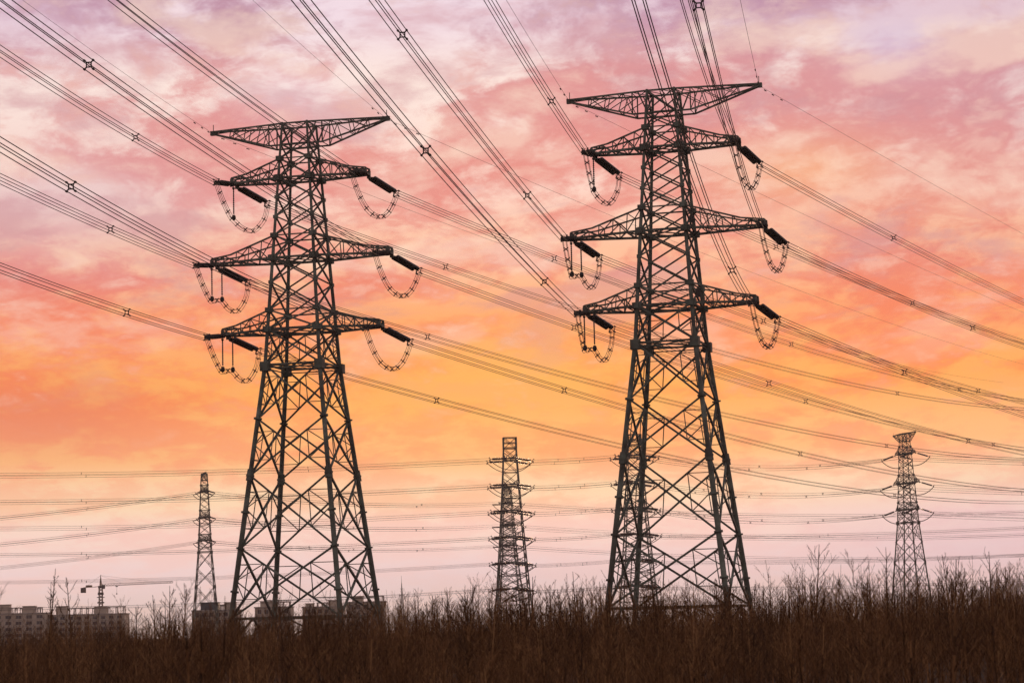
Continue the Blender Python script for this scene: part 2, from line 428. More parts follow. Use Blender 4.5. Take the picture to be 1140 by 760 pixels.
for key, lv, sd, far, b, c, sps in SPANS:
    zb, zt, a = LEVELS[lv]
    A = local(key, sd*(a-.15), TIPW if far else -TIPW, zb-.1)
    d = DIRF if far else DIRN
    h = math.atan2(d[1], d[0])
    E = A + SL*(d*math.cos(SLOPE) - np.array([0, 0, math.sin(SLOPE)]))
    ENDS[key, lv, sd, far] = E
    where = f'{SIDE[sd]} {lv} arm of {NAMES[key]}'
    insulator(A, h, SLOPE, ('black insulator string pointing away rightward from ' if far else 'black insulator string facing the viewer at ') + where,
              'tension insulator strings of the large pylons')
    L = (470 if key == 'L' else 440) if far else (320 if key == 'R' else 330)
    bundle(E, h, lambda s, b=b, c=c: b*s + c*s*s, L, sps,
           ('four-wire cable bundle running off right from ' if far else 'four-wire cable bundle coming overhead to ') + where,
           'four-wire cable bundles of the large pylons', r=.037)
# earth wires from the tips of the peak crossarms
for key, sd, far, b, c in (('R', -1, 0, -.0143, .0002), ('R', 1, 0, .0133, .0002), ('L', -1, 0, -.0195, .0002), ('L', 1, 0, -.0371, .0002),
                           ('R', -1, 1, -.0051, 4.3e-05), ('R', 1, 1, .0091, 2.9e-05), ('L', -1, 1, -.0356, .000108), ('L', 1, 1, -.0241, 8e-05)):
    E = local(key, sd*ARM_TOP, 0, 62.4); d = DIRF if far else DIRN
    t = thing('earth_wire', f'thin single wire {"running off right from" if far else "coming overhead to"} {SIDE[sd]} tip of {NAMES[key]}', 'power cable',
              tuple(E), (0, 0, math.atan2(d[1], d[0])), 'thin earth wires')
    mb = MB(); mb.tube([(s, 0, b*s+c*s*s) for s in np.linspace(0, 420 if far else 320, 50)], .02, 4); mb.build('wire', WIRE, t)
    for s in (2.2, 5.0, 8.2):
        mb = MB(); mb.prism((s-.3, 0, b*s-.16), (s-.1, 0, b*s-.16), .07, n=6); mb.prism((s+.1, 0, b*s-.16), (s+.3, 0, b*s-.16), .07, n=6); mb.prism((s-.2, 0, b*s-.14), (s+.2, 0, b*s-.14), .03)
        mb.build('damper', FITTING, t)

def catmull(P, n=9):
    P = [np.asarray(p, float) for p in P]; Q = [2*P[0]-P[1]]+P+[2*P[-1]-P[-2]]; out = []
    for i in range(1, len(Q)-2):
        for k in range(n):
            t = k/n
            out.append(.5*((2*Q[i])+(-Q[i-1]+Q[i+1])*t+(2*Q[i-1]-5*Q[i]+4*Q[i+1]-Q[i+2])*t*t+(-Q[i-1]+3*Q[i]-3*Q[i+1]+Q[i+2])*t**3))
    return out+[P[-1]]
def jumper(pts, label, group, half=.2, r=.029):
    o = pts[0]; t = thing('jumper_loop', label, 'jumper cable', tuple(o), (0, 0, 0), group)
    pts = [p-o for p in pts]; m = len(pts)
    n1, n2 = [], []
    ch = pts[-1]-pts[0]; side = np.array([-ch[1], ch[0], 0]); side /= np.linalg.norm(side)
    for i in range(m):
        d = pts[min(i+1, m-1)]-pts[max(i-1, 0)]; d /= np.linalg.norm(d); n = np.cross(d, side); n1.append(n/np.linalg.norm(n))
    for a in (-1, 1):
        for b in (-1, 1):
            mb = MB(); mb.tube([p+side*half*a+q*half*b for p, q in zip(pts, n1)], r, 5); mb.build('wire', WIRE, t, smooth=True)
    dist = 0
    for i in range(1, m-1):
        dist += np.linalg.norm(pts[i]-pts[i-1])
        if dist > 1.7:
            dist = 0; mb = MB(); c = pts[i]
            for a, b in ((-1, -1), (1, 1), (-1, 1), (1, -1)):
                mb.prism(c, c+side*half*a*1.25+n1[i]*half*b*1.25, .06, n=5)
            mb.build('spacer', FITTING, t)
    return t
for key in 'RL':
    for lv in LEVELS:
        zb, zt, a = LEVELS[lv]
        for sd in (-1, 1):
            n_, f_ = ENDS[key, lv, sd, 0], ENDS[key, lv, sd, 1]
            where = f'{SIDE[sd]} {lv} arm of {NAMES[key]}'
            if sd > 0:
                pts = []
                for k in range(33):
                    s = k/32; p = n_+(f_-n_)*s
                    p = p-np.array([0, 0, 3.95*(1-abs(2*s-1)**2.3)]); pts.append(p)
            else:
                hang = [(-.2, -TIPW+.1)] if lv == 'top' else [(.0, -TIPW+.0), (-.9, TIPW*.6)]
                sup = []
                for hx, hy in hang:
                    top = local(key, -(a+hx), hy, zb-.1); bot = top-np.array([0, 0, 4.3]); sup.append(bot)
                    t = thing('hanging_insulator', f'thin {"only" if len(hang) == 1 else ("outer" if hx == 0 else "inner")} rod holding the jumper under {where}', 'insulator', tuple(top), (0, 0, 0), 'hanging jumper supports')
                    mb = MB(); mb.prism((0, 0, 0), (0, 0, -.5), .05); mb.cbox((0, 0, -.45), .3, .3, .18); mb.build('hook', FITTING, t)
                    pr = [(-.5-i*.115, .11 if i % 2 else .05) for i in range(28)]
                    mb = MB(); mb.tube([(0, 0, q[0]) for q in pr], [q[1] for q in pr], 8); mb.build('rod', CERAMIC, t)
                    mb = MB(); mb.tube([(0, 0, -3.7), (0, 0, -3.8), (0, 0, -4.05), (0, 0, -4.3), (0, 0, -4.4)], [.08, .2, .26, .2, .08], 10); mb.build('weight', FITTING, t, smooth=True)
                s0 = sup[0]; s1 = sup[-1]
                dn = np.array([0, 0, -1.])
                P = [n_, n_*.62+s0*.38+dn*.5, n_*.22+s0*.78+dn*.5, s0+dn*.1]
                if len(sup) > 1: P += [(s0+s1)/2+np.array([0, 0, .1]), s1]
                P += [s1*.74+f_*.26+dn*1.6, s1*.42+f_*.58+dn*2.5, s1*.12+f_*.88+dn*1.7, f_]
                pts = catmull(P)
            jumper(pts, f'ladder-like sagging jumper loop under {where}', 'jumper loops of the large pylons')

# ---- background lines
ORD = ['topmost', 'second', 'third', 'fourth', 'fifth', 'lowest']
def bg_span(P0, P1, sag, label, group, r=.031):
    P0, P1 = np.asarray(P0, float), np.asarray(P1, float); d = P1-P0; L = math.hypot(d[0], d[1])
    h = math.atan2(d[1], d[0]); sl = d[2]/L
    f = lambda s: sl*s-4*sag*(s/L)*(1-s/L)
    sp = [L*.3, L*.62] if L < 120 else [L*.2, L*.45, L*.7]
    return bundle(P0, h, f, L, sp, label, group, r=r, n=24, spread=.36)
INSL = 7.6
def bg_set(nm, pos, ang, levels, arm, dirs, ln=1., thick=1.75, tilts=(.03, .16)):
    """insulators both ways and jumpers for each arm of a background pylon; returns string ends"""
    ends = {}
    for li, z in enumerate(levels):
        for sd, sn in ((1, 'nearer'), (-1, 'farther')):
            al = arm[li] if isinstance(arm, (list, tuple)) else arm
            ax = pos[0]+sd*al*math.cos(ang); ay = pos[1]-sd*al*math.sin(ang)
            w = f'{nm}, {ORD[li] if len(levels) == 6 else ["topmost", "second", "lowest"][li]} level, {sn} arm'
            q = []
            for wy, sx in (('left', -1), ('right', 1)):
                h = dirs[wy]; A = np.array([ax+sx*.6, ay, z-.1]); tl = math.atan(tilts[0] if wy == 'left' else tilts[1])
                insulator(A, h, tl, f'small dark insulator string on {wy} of {w}', 'insulator strings on the distant pylons').scale = (ln, thick, thick)
                E = A+ln*INSL*np.array([math.cos(h)*math.cos(tl), math.sin(h)*math.cos(tl), -math.sin(tl)])
                ends[li, sn, wy] = E; q.append(E)
            pts = [q[0]+(q[1]-q[0])*k/14-np.array([0, 0, 3.6*min(1, ln+.1)*(1-abs(2*k/14-1)**2.2)]) for k in range(15)]
            mb = MB(); o = pts[0]; mb.tube([p-o for p in pts], .13, 5)
            tag(mb.build('jumper_loop', WIRE, None, tuple(o)), f'small dark jumper loop under {w}', 'jumper cable', 'jumper loops on the distant pylons')
    return ends
LR = {'left': PI, 'right': 0.}
eC = bg_set(TALLN['centre'], TALL['centre'], AT6, ZT6, 8.1, LR)
eH = bg_set(TALLN['hidden'], TALL['hidden'], AT6, ZT6, 8.1, LR)
lv3 = [.972*LEVELS[k][0] for k in LEVELS]; am3 = [LEVELS[k][2] for k in LEVELS]
eS = bg_set('slim pylon behind left', TOW2['slim'][:2], math.radians(78), lv3, [.68*q for q in am3], {'left': math.radians(180+8), 'right': math.radians(35)}, .42, .8, (.25, .25))
eR = bg_set('far right pylon', TOW2['far right'][:2], math.radians(74), lv3, [.74*q for q in am3], {'left': math.radians(180-20), 'right': math.radians(-12)}, .62, .95, (.34, .34))
eF = bg_set('faint pylon behind centre', TOW2['faint'][:2], math.radians(80), lv3, [.9*q for q in am3], {'left': math.radians(180+35), 'right': math.radians(-5)}, .7, .9)
GW = 'distant four-wire bundles'
ZL0 = [68.9, 58.8, 49, 39.2, 28.8, 19]
ZR0 = {3: 38.5, 4: 28.2, 5: 19.6}
for li in range(6):
    for sn in ('nearer', 'farther'):
        E = eC[li, sn, 'left']; w = f'{ORD[li]} level, {sn} arm'
        bg_span(E, (E[0]-330, E[1], ZL0[li]), 4.0, f'distant four-wire bundle running left from {TALLN["centre"]}, {w}', GW)
        E = eC[li, sn, 'right']; bg_span(E, eH[li, sn, 'left'], .25, f'distant four-wire bundle joining centre pylon and pylon behind right pylon, {w}', GW)
        E = eH[li, sn, 'right']
        if li < 3:
            bg_span(E, eR[li, sn, 'left'], 3.0, f'distant four-wire bundle between pylon behind right pylon and far right pylon, {w}', GW)
        else:
            bg_span(E, (E[0]+300, E[1]-10, ZR0[li]+6), 5.0, f'distant four-wire bundle running right from pylon behind right pylon, {w}', GW)
for li in range(3):
    for sn in ('nearer', 'farther'):
        w = f'{["topmost", "second", "lowest"][li]} level, {sn} arm'
        E = eR[li, sn, 'right']; bg_span(E, (E[0]+170, E[1]-36, E[2]-3), 3.2, f'distant four-wire bundle running right from far right pylon, {w}', GW)
        E = eS[li, sn, 'left']; bg_span(E, (E[0]-190, E[1]-27, E[2]-12), 3.5, f'distant four-wire bundle running left from slim pylon behind left, {w}', GW)
        E = eS[li, sn, 'right']; bg_span(E, eF[li, sn, 'left'], 2.2, f'distant four-wire bundle from slim pylon to faint pylon behind centre, {w}', GW)
        E = eF[li, sn, 'right']; bg_span(E, (E[0]+320, E[1]-28, E[2]-4), 7, f'distant four-wire bundle running right from faint pylon behind centre, {w}', GW)

# ------------------------------------------------------------------ town beyond the thicket
def facade_windows(b, x0, x1, yf, z0, z1, nx, nz, skip=0):
    cw = (x1-x0)/nx; ch = (z1-z0)/nz
    mbf = MB(); w, h = cw*.52, ch*.5
    mbf.box(-w/2-.12, w/2+.12, -.1, .25, -h/2-.14, -h/2); mbf.box(-w/2-.12, w/2+.12, -.1, .25, h/2, h/2+.12)
    mbf.box(-w/2-.12, -w/2, -.1, .25, -h/2, h/2); mbf.box(w/2, w/2+.12, -.1, .25, -h/2, h/2); mbf.box(-.05, .05, -.02, .2, -h/2, h/2)
    fm = mbf.mesh('window', CONC); mp = MB(); mp.box(-w/2, w/2, .05, .28, -h/2, h/2); pm = mp.mesh('pane', PANE)
    for k in range(nz):
        for i in range(nx):
            f = put('window', fm, b, (x0+cw*(i+.5), yf-.2, z0+ch*(k+.5)))
            put('pane', pm, f)
def block(x0, x1, y, depth, h, nx, nz, label, towers, frames, loc_extra=None):
    b = thing('apartment_block', label, 'building', ((x0+x1)/2, y, 0), (0, 0, 0), 'apartment blocks beyond the thicket')
    W = (x1-x0)/2; mb = MB(); mb.box(-W, W, 0, depth, -.2, h); mb.build('wall', RENDER, b)
    fh = h/nz
    for k in range(1, nz):
        mb = MB(); mb.box(-W-.15, W+.15, -.22, -.003, k*fh-.16, k*fh+.12); mb.build('floor_band', CONC, b)
    mb = MB(); mb.box(-W-.35, W+.35, -.45, depth+.35, h+.003, h+.5); mb.build('roof', CONC, b)
    for tx, tw, th in towers:
        mb = MB(); mb.box(tx-tw/2, tx+tw/2, 1.0, 6.0, h+.503, h+th); mb.box(tx-tw/2-.25, tx+tw/2+.25, .75, 6.25, h+th+.002, h+th+.3); mb.box(tx-.55, tx+.55, .9, .998, h+.6, h+min(2.4, th*.75))
        mb.build('stair_tower', RENDER, b)
    for fx0, fx1, fh_ in frames:
        mb = MB(); n = max(2, int((fx1-fx0)/2.6))
        for k in range(n+1):
            xx = fx0+(fx1-fx0)*k/n
            for yy in (.3, 5):
                mb.box(xx-.2, xx+.2, yy, yy+.4, h+.503, h+fh_)
            mb.box(xx-.15, xx+.15, .7, 5, h+fh_-.35, h+fh_-.01)
        mb.box(fx0-.4, fx1+.4, .25, .72, h+fh_+.002, h+fh_+.42); mb.box(fx0-.4, fx1+.4, 4.95, 5.42, h+fh_+.002, h+fh_+.42)
        mb.build('rooftop_pergola', CONC, b)
    facade_windows(b, -W+.6, W-.6, 0, .3, h, nx, nz)
    if loc_extra: loc_extra(b, h)
    return b
block(-290, -232.6, 1200, 14, 15.2, 11, 5, 'long beige apartment block at far left with a stair tower on its flat roof', [(6, 9, 4.6), (20, 6, 3.6)], [(-24, -6, 3.2), (11, 16, 2.8), (23.6, 26, 2.8)])
block(-232, -194.6, 1205, 14, 14.0, 9, 5, 'grey apartment block below the crane with open pergola frames on its roof', [(-13, 5, 4.4), (6.5, 6, 3.8)], [(-9.5, 2.8, 3.2), (10.5, 18, 3.5)])
def hut(b, h):
    mb = MB(); mb.box(-5.9, 1.2, .5, 7, h+.503, h+3.4); mb.box(-6.2, 1.5, .2, 7.3, h+3.402, h+3.65); mb.build('roof_hut', BLUE, b)
block(-134, -115, 1000, 12, 12.2, 6, 4, 'beige apartment block with a teal hut on its roof beside the left pylon', [(6, 4.5, 3.2)], [(2.2, 3.4, 2.2)], hut)
block(-112.5, -97, 1040, 12, 13.4, 5, 4, 'narrow beige apartment block behind the outer left leg of the left pylon', [(-3, 5, 2.6)], [(1.5, 7, 2.2)])
block(-94, -76, 1060, 12, 13.2, 6, 4, 'beige apartment block with stepped roof seen between the left pylon legs', [(5, 5.5, 2.8), (-6, 3.5, 1.7)], [(-2.5, 1.5, 1.8)])
block(-73.5, -57, 1040, 12, 14.6, 5, 4, 'tallest beige apartment block behind the right legs of the left pylon', [(-3.5, 4.5, 2.6)], [(1, 7.4, 2.4)])

# tower crane
t = thing('tower_crane', 'tower crane with long thin jib above the far left apartment roofs', 'crane', (-239.8, 1400, 0))
mb = MB(); w = .95
for sx in (-w, w):
    for sy in (-w, w): mb.prism((sx, sy, -.2), (sx, sy, 31), .24)
for k in range(16):
    z = k*31/16; z2 = z+31/16
    for s in (-w, w): mb.angle((-w, s, z), (w, s, z2), .22); mb.angle((s, -w, z2), (s, w, z), .22); mb.angle((w, s, z), (-w, s, z2), .22)
mb.build('mast', CRANE, t)
mb = MB(); mb.box(-1.5, 1.5, -1.5, 1.5, 27.2, 28.6); mb.box(-1.9, 1.9, -1.9, 1.9, 25.6, 26); mb.box(-1.7, 1.7, -1.7, 1.7, 22.4, 23.2); mb.box(-1.5, 1.5, -1.5, 1.5, 19.6, 20.2); mb.box(-1.3, 1.3, -1.3, 1.3, 31, 32.4); mb.build('climbing_frame', DARK, t)
mb = MB(); mb.box(1.0, 2.7, -2.6, -1.0, 30.6, 32.9); mb.build('cab', DARK, t)
mb = MB(); mb.prism((0, 0, 32.4), (0, 0, 38.6), .55, .22)
for sx in (-.7, .7): mb.prism((sx, 0, 32.4), (0, 0, 38.4), .14)
mb.build('peak', CRANE, t)
J = 41.5; tl = math.radians(1.2)
mb = MB(); up = lambda x: 32.2+math.tan(tl)*x
for s in (-.7, .7): mb.prism((0, s, up(0)), (J, s, up(J)), .16)
mb.prism((0, 0, up(0)+1.3), (J, 0, up(J)+.9), .16)
for k in range(24):
    x0, x1 = J*k/24, J*(k+1)/24; xm = (x0+x1)/2
    for s in (-.7, .7): mb.prism((x0, s, up(x0)), (xm, 0, up(xm)+1.1), .07); mb.prism((xm, 0, up(xm)+1.1), (x1, s, up(x1)), .07)
mb.prism((12, 0, up(12)+1.2), (0, 0, 38.3), .06); mb.prism((30, 0, up(30)+1.2), (0, 0, 38.3), .06)
mb.build('jib', CRANE, t)
mb = MB()
for s in (-.7, .7): mb.prism((0, s, 32), (-10, s, 31.6), .22)
mb.prism((-9, 0, 31.7), (0, 0, 38.3), .06); mb.box(-8.5, -5, -.8, .8, 31.9, 32.9); mb.build('counter_jib', CRANE, t)
mb = MB(); mb.box(-11.4, -8.6, -.9, .9, 28.6, 31.5); mb.build('counterweight', DARK, t)
mb = MB(); mb.box(8.6, 9.8, -.7, .7, up(9)-.8, up(9)-.25); mb.prism((9.2, 0, up(9)-.8), (9.2, 0, up(9)-4.5), .07); mb.cbox((9.2, 0, up(9)-4.8), .6, .6, .7); mb.build('trolley', DARK, t)

t = thing('lattice_mast', 'thin pale spire-like mast on the horizon right of the left pylon', 'mast', (-71.7, 1500, 0))
mb = MB()
for k in range(12):
    z0, z1 = k*2.6, (k+1)*2.6; a0, a1 = 1.9*(1-z0/33), 1.9*(1-z1/33)
    for i in range(3):
        p = lambda z, a, q: (a*math.cos(2*PI*q/3), a*math.sin(2*PI*q/3), z)
        mb.prism(p(z0-(.2 if k == 0 else 0), a0, i), p(z1, a1, i), .2); mb.prism(p(z0, a0, i), p(z1, a1, i+1), .12); mb.prism(p(z1, a1, i), p(z1, a1, i+1), .12)
mb.build('lattice', STEEL, t)
mb = MB(); mb.prism((0, 0, 31), (0, 0, 36), .2, .08); mb.build('antenna', STEEL, t)
mb = MB(); mb.prism((0, 0, 24), (0, 0, 24.3), 1.3, n=10); mb.prism((0, 0, 28), (0, 0, 28.3), 1.0, n=10); mb.build('platform', STEEL, t)

# ------------------------------------------------------------------ ground
mb = MB(); n = 40
xs = np.linspace(-1, 1, n); xs = np.sign(xs)*np.abs(xs)**2.2*6000
for i, y in enumerate(xs):
    for x in xs: mb.v.append((x, y+300, 0))
for i in range(n-1):
    for j in range(n-1): k = i*n+j; mb.f.append((k, k+1, k+n+1, k+n))
tag(mb.build('ground', SOIL), 'dry brown field of soil and litter under the thicket', None, None, 'structure')

# ------------------------------------------------------------------ bare saplings and thicket
class Twigs:
    def __init__(s): s.a, s.b, s.r0, s.r1 = [], [], [], []
    def add(s, a, b, r0, r1): s.a.append(a); s.b.append(b); s.r0.append(r0); s.r1.append(r1)
    def arrays(s, n=3):
        a, b = np.array(s.a), np.array(s.b); r0, r1 = np.array(s.r0), np.array(s.r1)
        d = b-a; d /= np.linalg.norm(d, axis=1)[:, None]+1e-9
        h = np.where(np.abs(d[:, 2:3]) < .9, np.array([[0, 0, 1.]]), np.array([[1., 0, 0]]))
        p = np.cross(d, h); p /= np.linalg.norm(p, axis=1)[:, None]; q = np.cross(p, d)
        V = []
        for c, r in ((a, r0), (b, r1)):
            for i in range(n):
                t = 2*PI*i/n; V.append(c+(p*math.cos(t)+q*math.sin(t))*r[:, None])
        V = np.stack(V, 1); m = len(a)
        F = np.array([[i, (i+1) % n, n+(i+1) % n, n+i] for i in range(n)])
        F = (np.arange(m)[:, None, None]*2*n+F[None]).reshape(-1, 4)
        return V.reshape(-1, 3), F
def quads_mesh(name, V, F, mat):
    me = bpy.data.meshes.new(name); me.vertices.add(len(V)); me.vertices.foreach_set('co', V.astype(np.float32).ravel())
    me.loops.add(F.size); me.loops.foreach_set('vertex_index', F.astype(np.int32).ravel())
    me.polygons.add(len(F)); me.polygons.foreach_set('loop_start', np.arange(0, F.size, 4, dtype=np.int32))
    me.materials.append(mat); me.update(calc_edges=True); return me
def grow(tw, R, p, d, L, r, lvl, up=.25, nseg=3, den=1.):
    """a tapering bent shoot that carries thinner shoots"""
    d = d/np.linalg.norm(d); pts = [p]; seg = L/nseg
    for i in range(nseg):
        d = d+np.array([R.gauss(0, .09), R.gauss(0, .09), up*.33]); d /= np.linalg.norm(d)
        q = pts[-1]+d*seg; f0, f1 = i/nseg, (i+1)/nseg
        tw.add(pts[-1], q, max(.0042, r*(1-.8*f0)), max(.0036, r*(1-.8*f1))); pts.append(q)
        if lvl > 0 and f0 < .78:
            for _ in range(R.choice((1, 1, 2)) if den < 1.2 else R.choice((1, 2, 2))):
                if f1 < .25: continue
                f = R.uniform(.1, .8); b = pts[-2]+(q-pts[-2])*f; an = R.uniform(0, 2*PI)
                sd = np.array([math.cos(an), math.sin(an), R.uniform(.2, .9)])*.85+d*.6
                grow(tw, R, b, sd, L*R.uniform(.25, .55)*(1.1-.6*f1), r*.5*(1-.6*f0), lvl-1, up*.9, 2, den)
def whorled(R, st, tw, p, h, r, rmin, spread, lean, step, t0=.22, twigs=(2, 3, 4)):
    """a straight leader with tiers of rising branches, each with thin twigs; bare at the very tip"""
    d = np.array([R.gauss(0, lean), R.gauss(0, lean), 1.]); d /= np.linalg.norm(d); ns = 9; pts = [p]
    for i in range(ns):
        d = d+np.array([R.gauss(0, .03), R.gauss(0, .03), .12]); d /= np.linalg.norm(d); q = pts[-1]+d*h/ns
        st.add(pts[-1], q, max(rmin*1.3, r*(1-.9*i/ns)), max(rmin*1.2, r*(1-.9*(i+1)/ns))); pts.append(q)
    if st is not tw:
        for i in range(2, ns): tw.add(pts[i], pts[i+1], max(rmin, r*.75*(1-.9*i/ns)), max(rmin*.9, r*.75*(1-.9*(i+1)/ns)))   # the leader carries on inside the crown
    t = t0; an = R.uniform(0, 6.28)
    while t < .93:
        i = min(ns-1, int(t*ns)); b = pts[i]+(pts[i+1]-pts[i])*(t*ns-i)
        for k in range(R.choice((1, 2, 2, 3))):
            an += R.uniform(1.4, 2.8); L = spread*h*(.07+.36*(1-t))*R.uniform(.55, 1.2); el = R.uniform(.75, 1.6)
            e = np.array([math.cos(an), math.sin(an), el]); e /= np.linalg.norm(e); c = b; rb = max(rmin*1.2, r*.42*(1.05-t)); m_ = 4
            for j in range(m_):
                e = e+np.array([R.gauss(0, .06), R.gauss(0, .06), .07]); e /= np.linalg.norm(e); c2 = c+e*L/m_
                tw.add(c, c2, max(rmin, rb*(1-.8*j/m_)), max(rmin*.85, rb*(1-.8*(j+1)/m_)))
                if j > 0 and j < m_:
                    for _ in range(1 if R.random() < .75 else R.choice(twigs)-1):
                        a2 = R.uniform(0, 6.28); g = np.array([math.cos(a2), math.sin(a2), R.uniform(.1, .8)])*.7+e; g /= np.linalg.norm(g)
                        l2 = L*R.uniform(.14, .34); b2 = c+(c2-c)*R.random(); c3 = b2+g*l2
                        tw.add(b2, c3, rmin, rmin*.6)
                c = c2
        t += R.uniform(.6, 1.4)*step
def sapling(seed, h, spread=1., lean=.05):
    R = random.Random(seed); st, tw = Twigs(), Twigs()
    whorled(R, st, tw, np.array([0, 0, -.05]), h, .014+.0100*h, .0056, spread, lean, .05, .25)
    return st, tw
def shrub(seed):
    """young tree or two-stemmed bush of unit height"""
    R = random.Random(seed); tw = Twigs()
    for k in range(R.choice((1, 1, 2, 3))):
        whorled(R, tw, tw, np.array([R.gauss(0, .06), R.gauss(0, .06), -.02]), R.uniform(.7, 1.) if k else 1., R.uniform(.006, .012), .0013, R.uniform(.8, 1.3), .10, .075, .10)
    return tw

EYE = 1.7; F_ = 2700.; ROLL = .025
def ground_at(px, Y): return ((px-570)/F_*Y, Y)
def h_for(px, py, Y): return EYE+(700-ROLL*(px-570)-py)/F_*Y
heroes = [
 (49, 631, 62, 'thin tall sapling nearest the left edge, few twigs, above the beige roofs'),
 (59, 646, 66, 'forked thin sapling second from the left edge, in front of the beige roofs'),
 (77, 640, 58, 'straight sapling with a wide V of branches left of the crane'),
 (168, 660, 60, 'bushy reddish sapling rising just right of the grey block with pergolas'),
 (181, 650, 64, 'tallest of the bushy saplings between the crane and the slim pylon'),
 (197, 653, 58, 'leaning bushy sapling close left of the slim distant pylon'),
 (310, 664, 60, 'small bare sapling between the two left legs of the left pylon'),
 (441, 660, 62, 'bare sapling beside the thin pale mast on the horizon'),
 (505, 664, 66, 'spreading bare sapling between the pale mast and the centre pylon'),
 (588, 640, 58, 'dark sapling with curved shoots at the right foot of the centre pylon'),
 (633, 634, 64, 'upright sapling halfway between the centre pylon and right large pylon'),
 (735, 655, 62, 'bare sapling standing inside the base of the right large pylon'),
 (800, 652, 66, 'bare sapling at the right legs of the right large pylon'),
 (896, 604, 60, 'tall lone sapling with tiers of rising branches right of the right large pylon'),
 (952, 640, 64, 'forked sapling between the tall lone sapling and the far right pylon'),
 (981, 607, 66, 'tall twin-topped sapling just left of the far right pylon'),
 (1046, 615, 62, 'slender tall sapling just right of the far right pylon'),
 (1089, 612, 56, 'dark thick sapling, tallest of the clump near the right edge'),
 (1111, 630, 60, 'sapling leaning right between the dark thick one and the right edge'),
 (1127, 618, 66, 'last tall sapling at the right edge'),
]
GH = 'tall bare saplings above the thicket'
for i, (px, py, Y, lab) in enumerate(heroes):
    x, y = ground_at(px, Y); h = h_for(px, py, Y)
    st, tw = sapling(100+i*7, h, {49: .5, 59: .6, 896: 1.2}.get(px, .9), .015 if px in (49, 77, 896, 1089) else .04)
    t = thing('bare_sapling', lab, 'sapling', (x, y, 0), (0, 0, i*2.1), GH)
    put('stem', quads_mesh('stem', *st.arrays(5), BARK), t); put('branches', quads_mesh('branches', *tw.arrays(3), BARK), t)
R = random.Random(5)
def mass_h(X, Y):
    a = X/Y; k = min(1, max(0, (a-.06)/.1)); g = min(1, max(0, (-a-.04)/.09))
    return EYE+Y*(.0108+.0036*k-.0046*g)
vs = []
for k in range(10):
    st, tw = sapling(900+k, 2.6, .95, .07)
    vs.append((quads_mesh('stem', *st.arrays(4), BARK), quads_mesh('branches', *tw.arrays(3), BARK)))
GS = 'smaller bare saplings in the thicket'
for i in range(230):
    Y = math.sqrt(R.uniform(36**2, 100**2)); a = R.uniform(-.27, .27); x = a*Y
    h = mass_h(x, Y)*R.uniform(.9, 1.2)
    st, br = R.choice(vs); s = h/2.6
    if any(abs(570+x/Y*F_-q) < 14 for q in (49, 77, 896, 981)): continue
    t = thing('bare_sapling', 'small thin bare sapling among the brown foreground thicket, no taller than its neighbours', 'sapling', (x, Y, 0), (0, 0, R.uniform(0, 6.28)), GS)
    t.scale = (s*R.uniform(.85, 1.1),)*2+(s,)
    put('stem', st, t); put('branches', br, t)
var = [shrub(40+k).arrays(3) for k in range(16)]
Vs, Fs, off = [], [], 0
for i in range(3300):
    Y = math.sqrt(R.uniform(30**2, 135**2)); a = R.uniform(-.30, .30); x = a*Y
    h = mass_h(x, Y)*min(1.3, max(.4, R.gauss(.87, .2)))*(1+.10*math.sin(a*55+1.3)*math.sin(Y*.21+a*23))
    V, F = R.choice(var); an = R.uniform(0, 6.28); c, s = math.cos(an), math.sin(an); wd = h*R.uniform(.75, 1.15)
    W = np.stack([(V[:, 0]*c-V[:, 1]*s)*wd+x, (V[:, 0]*s+V[:, 1]*c)*wd+Y, V[:, 2]*h], 1)
    Vs.append(W); Fs.append(F+off); off += len(V)
o = put('undergrowth', quads_mesh('undergrowth', np.concatenate(Vs), np.concatenate(Fs), BARK2))
tag(o, 'dense tangle of brown leafless shrubs across the foreground', 'undergrowth', None, 'stuff')

# ------------------------------------------------------------------ sky, sun, air
SUN_AZ, SUN_EL = math.radians(4), math.radians(2.5)               # azimuth measured from +Y towards +X
w = bpy.data.worlds.new('World'); bpy.context.scene.world = w; w.use_nodes = True
N, L = w.node_tree.nodes, w.node_tree.links; N.clear()
def m(op, a, b=None, c=None, clamp=False):
    n = N.new('ShaderNodeMath'); n.operation = op; n.use_clamp = clamp
    for i, q in enumerate((a, b, c)):
        if q is None: continue
        if isinstance(q, (int, float)): n.inputs[i].default_value = q
        else: L.new(q, n.inputs[i])
    return n.outputs[0]
def mixc(f, a, b, mode='MIX'):
    n = N.new('ShaderNodeMix'); n.data_type = 'RGBA'; n.blend_type = mode; n.clamp_factor = True
    for i, q in ((0, f), (6, a), (7, b)):
        if isinstance(q, (int, float)): n.inputs[i].default_value = q
        elif isinstance(q, tuple): n.inputs[i].default_value = (*q, 1)
        else: L.new(q, n.inputs[i])
    return n.outputs[2]
def lin(r, g, b):
    f = lambda c: (c/255/12.92) if c <= 10 else ((c/255+.055)/1.055)**2.4
    return (f(r), f(g), f(b))
tc = N.new('ShaderNodeTexCoord'); sx = N.new('ShaderNodeSeparateXYZ'); L.new(tc.outputs['Generated'], sx.inputs[0])
X_, Y_, Z_ = sx.outputs
az = m('ARCTAN2', X_, Y_); el = m('ARCSINE', Z_)
def ramp(val, stops):
    n = N.new('ShaderNodeValToRGB'); e = n.color_ramp.elements; n.color_ramp.interpolation = 'B_SPLINE' if False else 'EASE'
    e[0].position, e[1].position = stops[0][0], stops[-1][0]
    e[0].color, e[1].color = (*lin(*stops[0][1]), 1), (*lin(*stops[-1][1]), 1)
    for p, c in stops[1:-1]: q = e.new(p); q.color = (*lin(*c), 1)
    L.new(val, n.inputs[0]); return n.outputs[0]
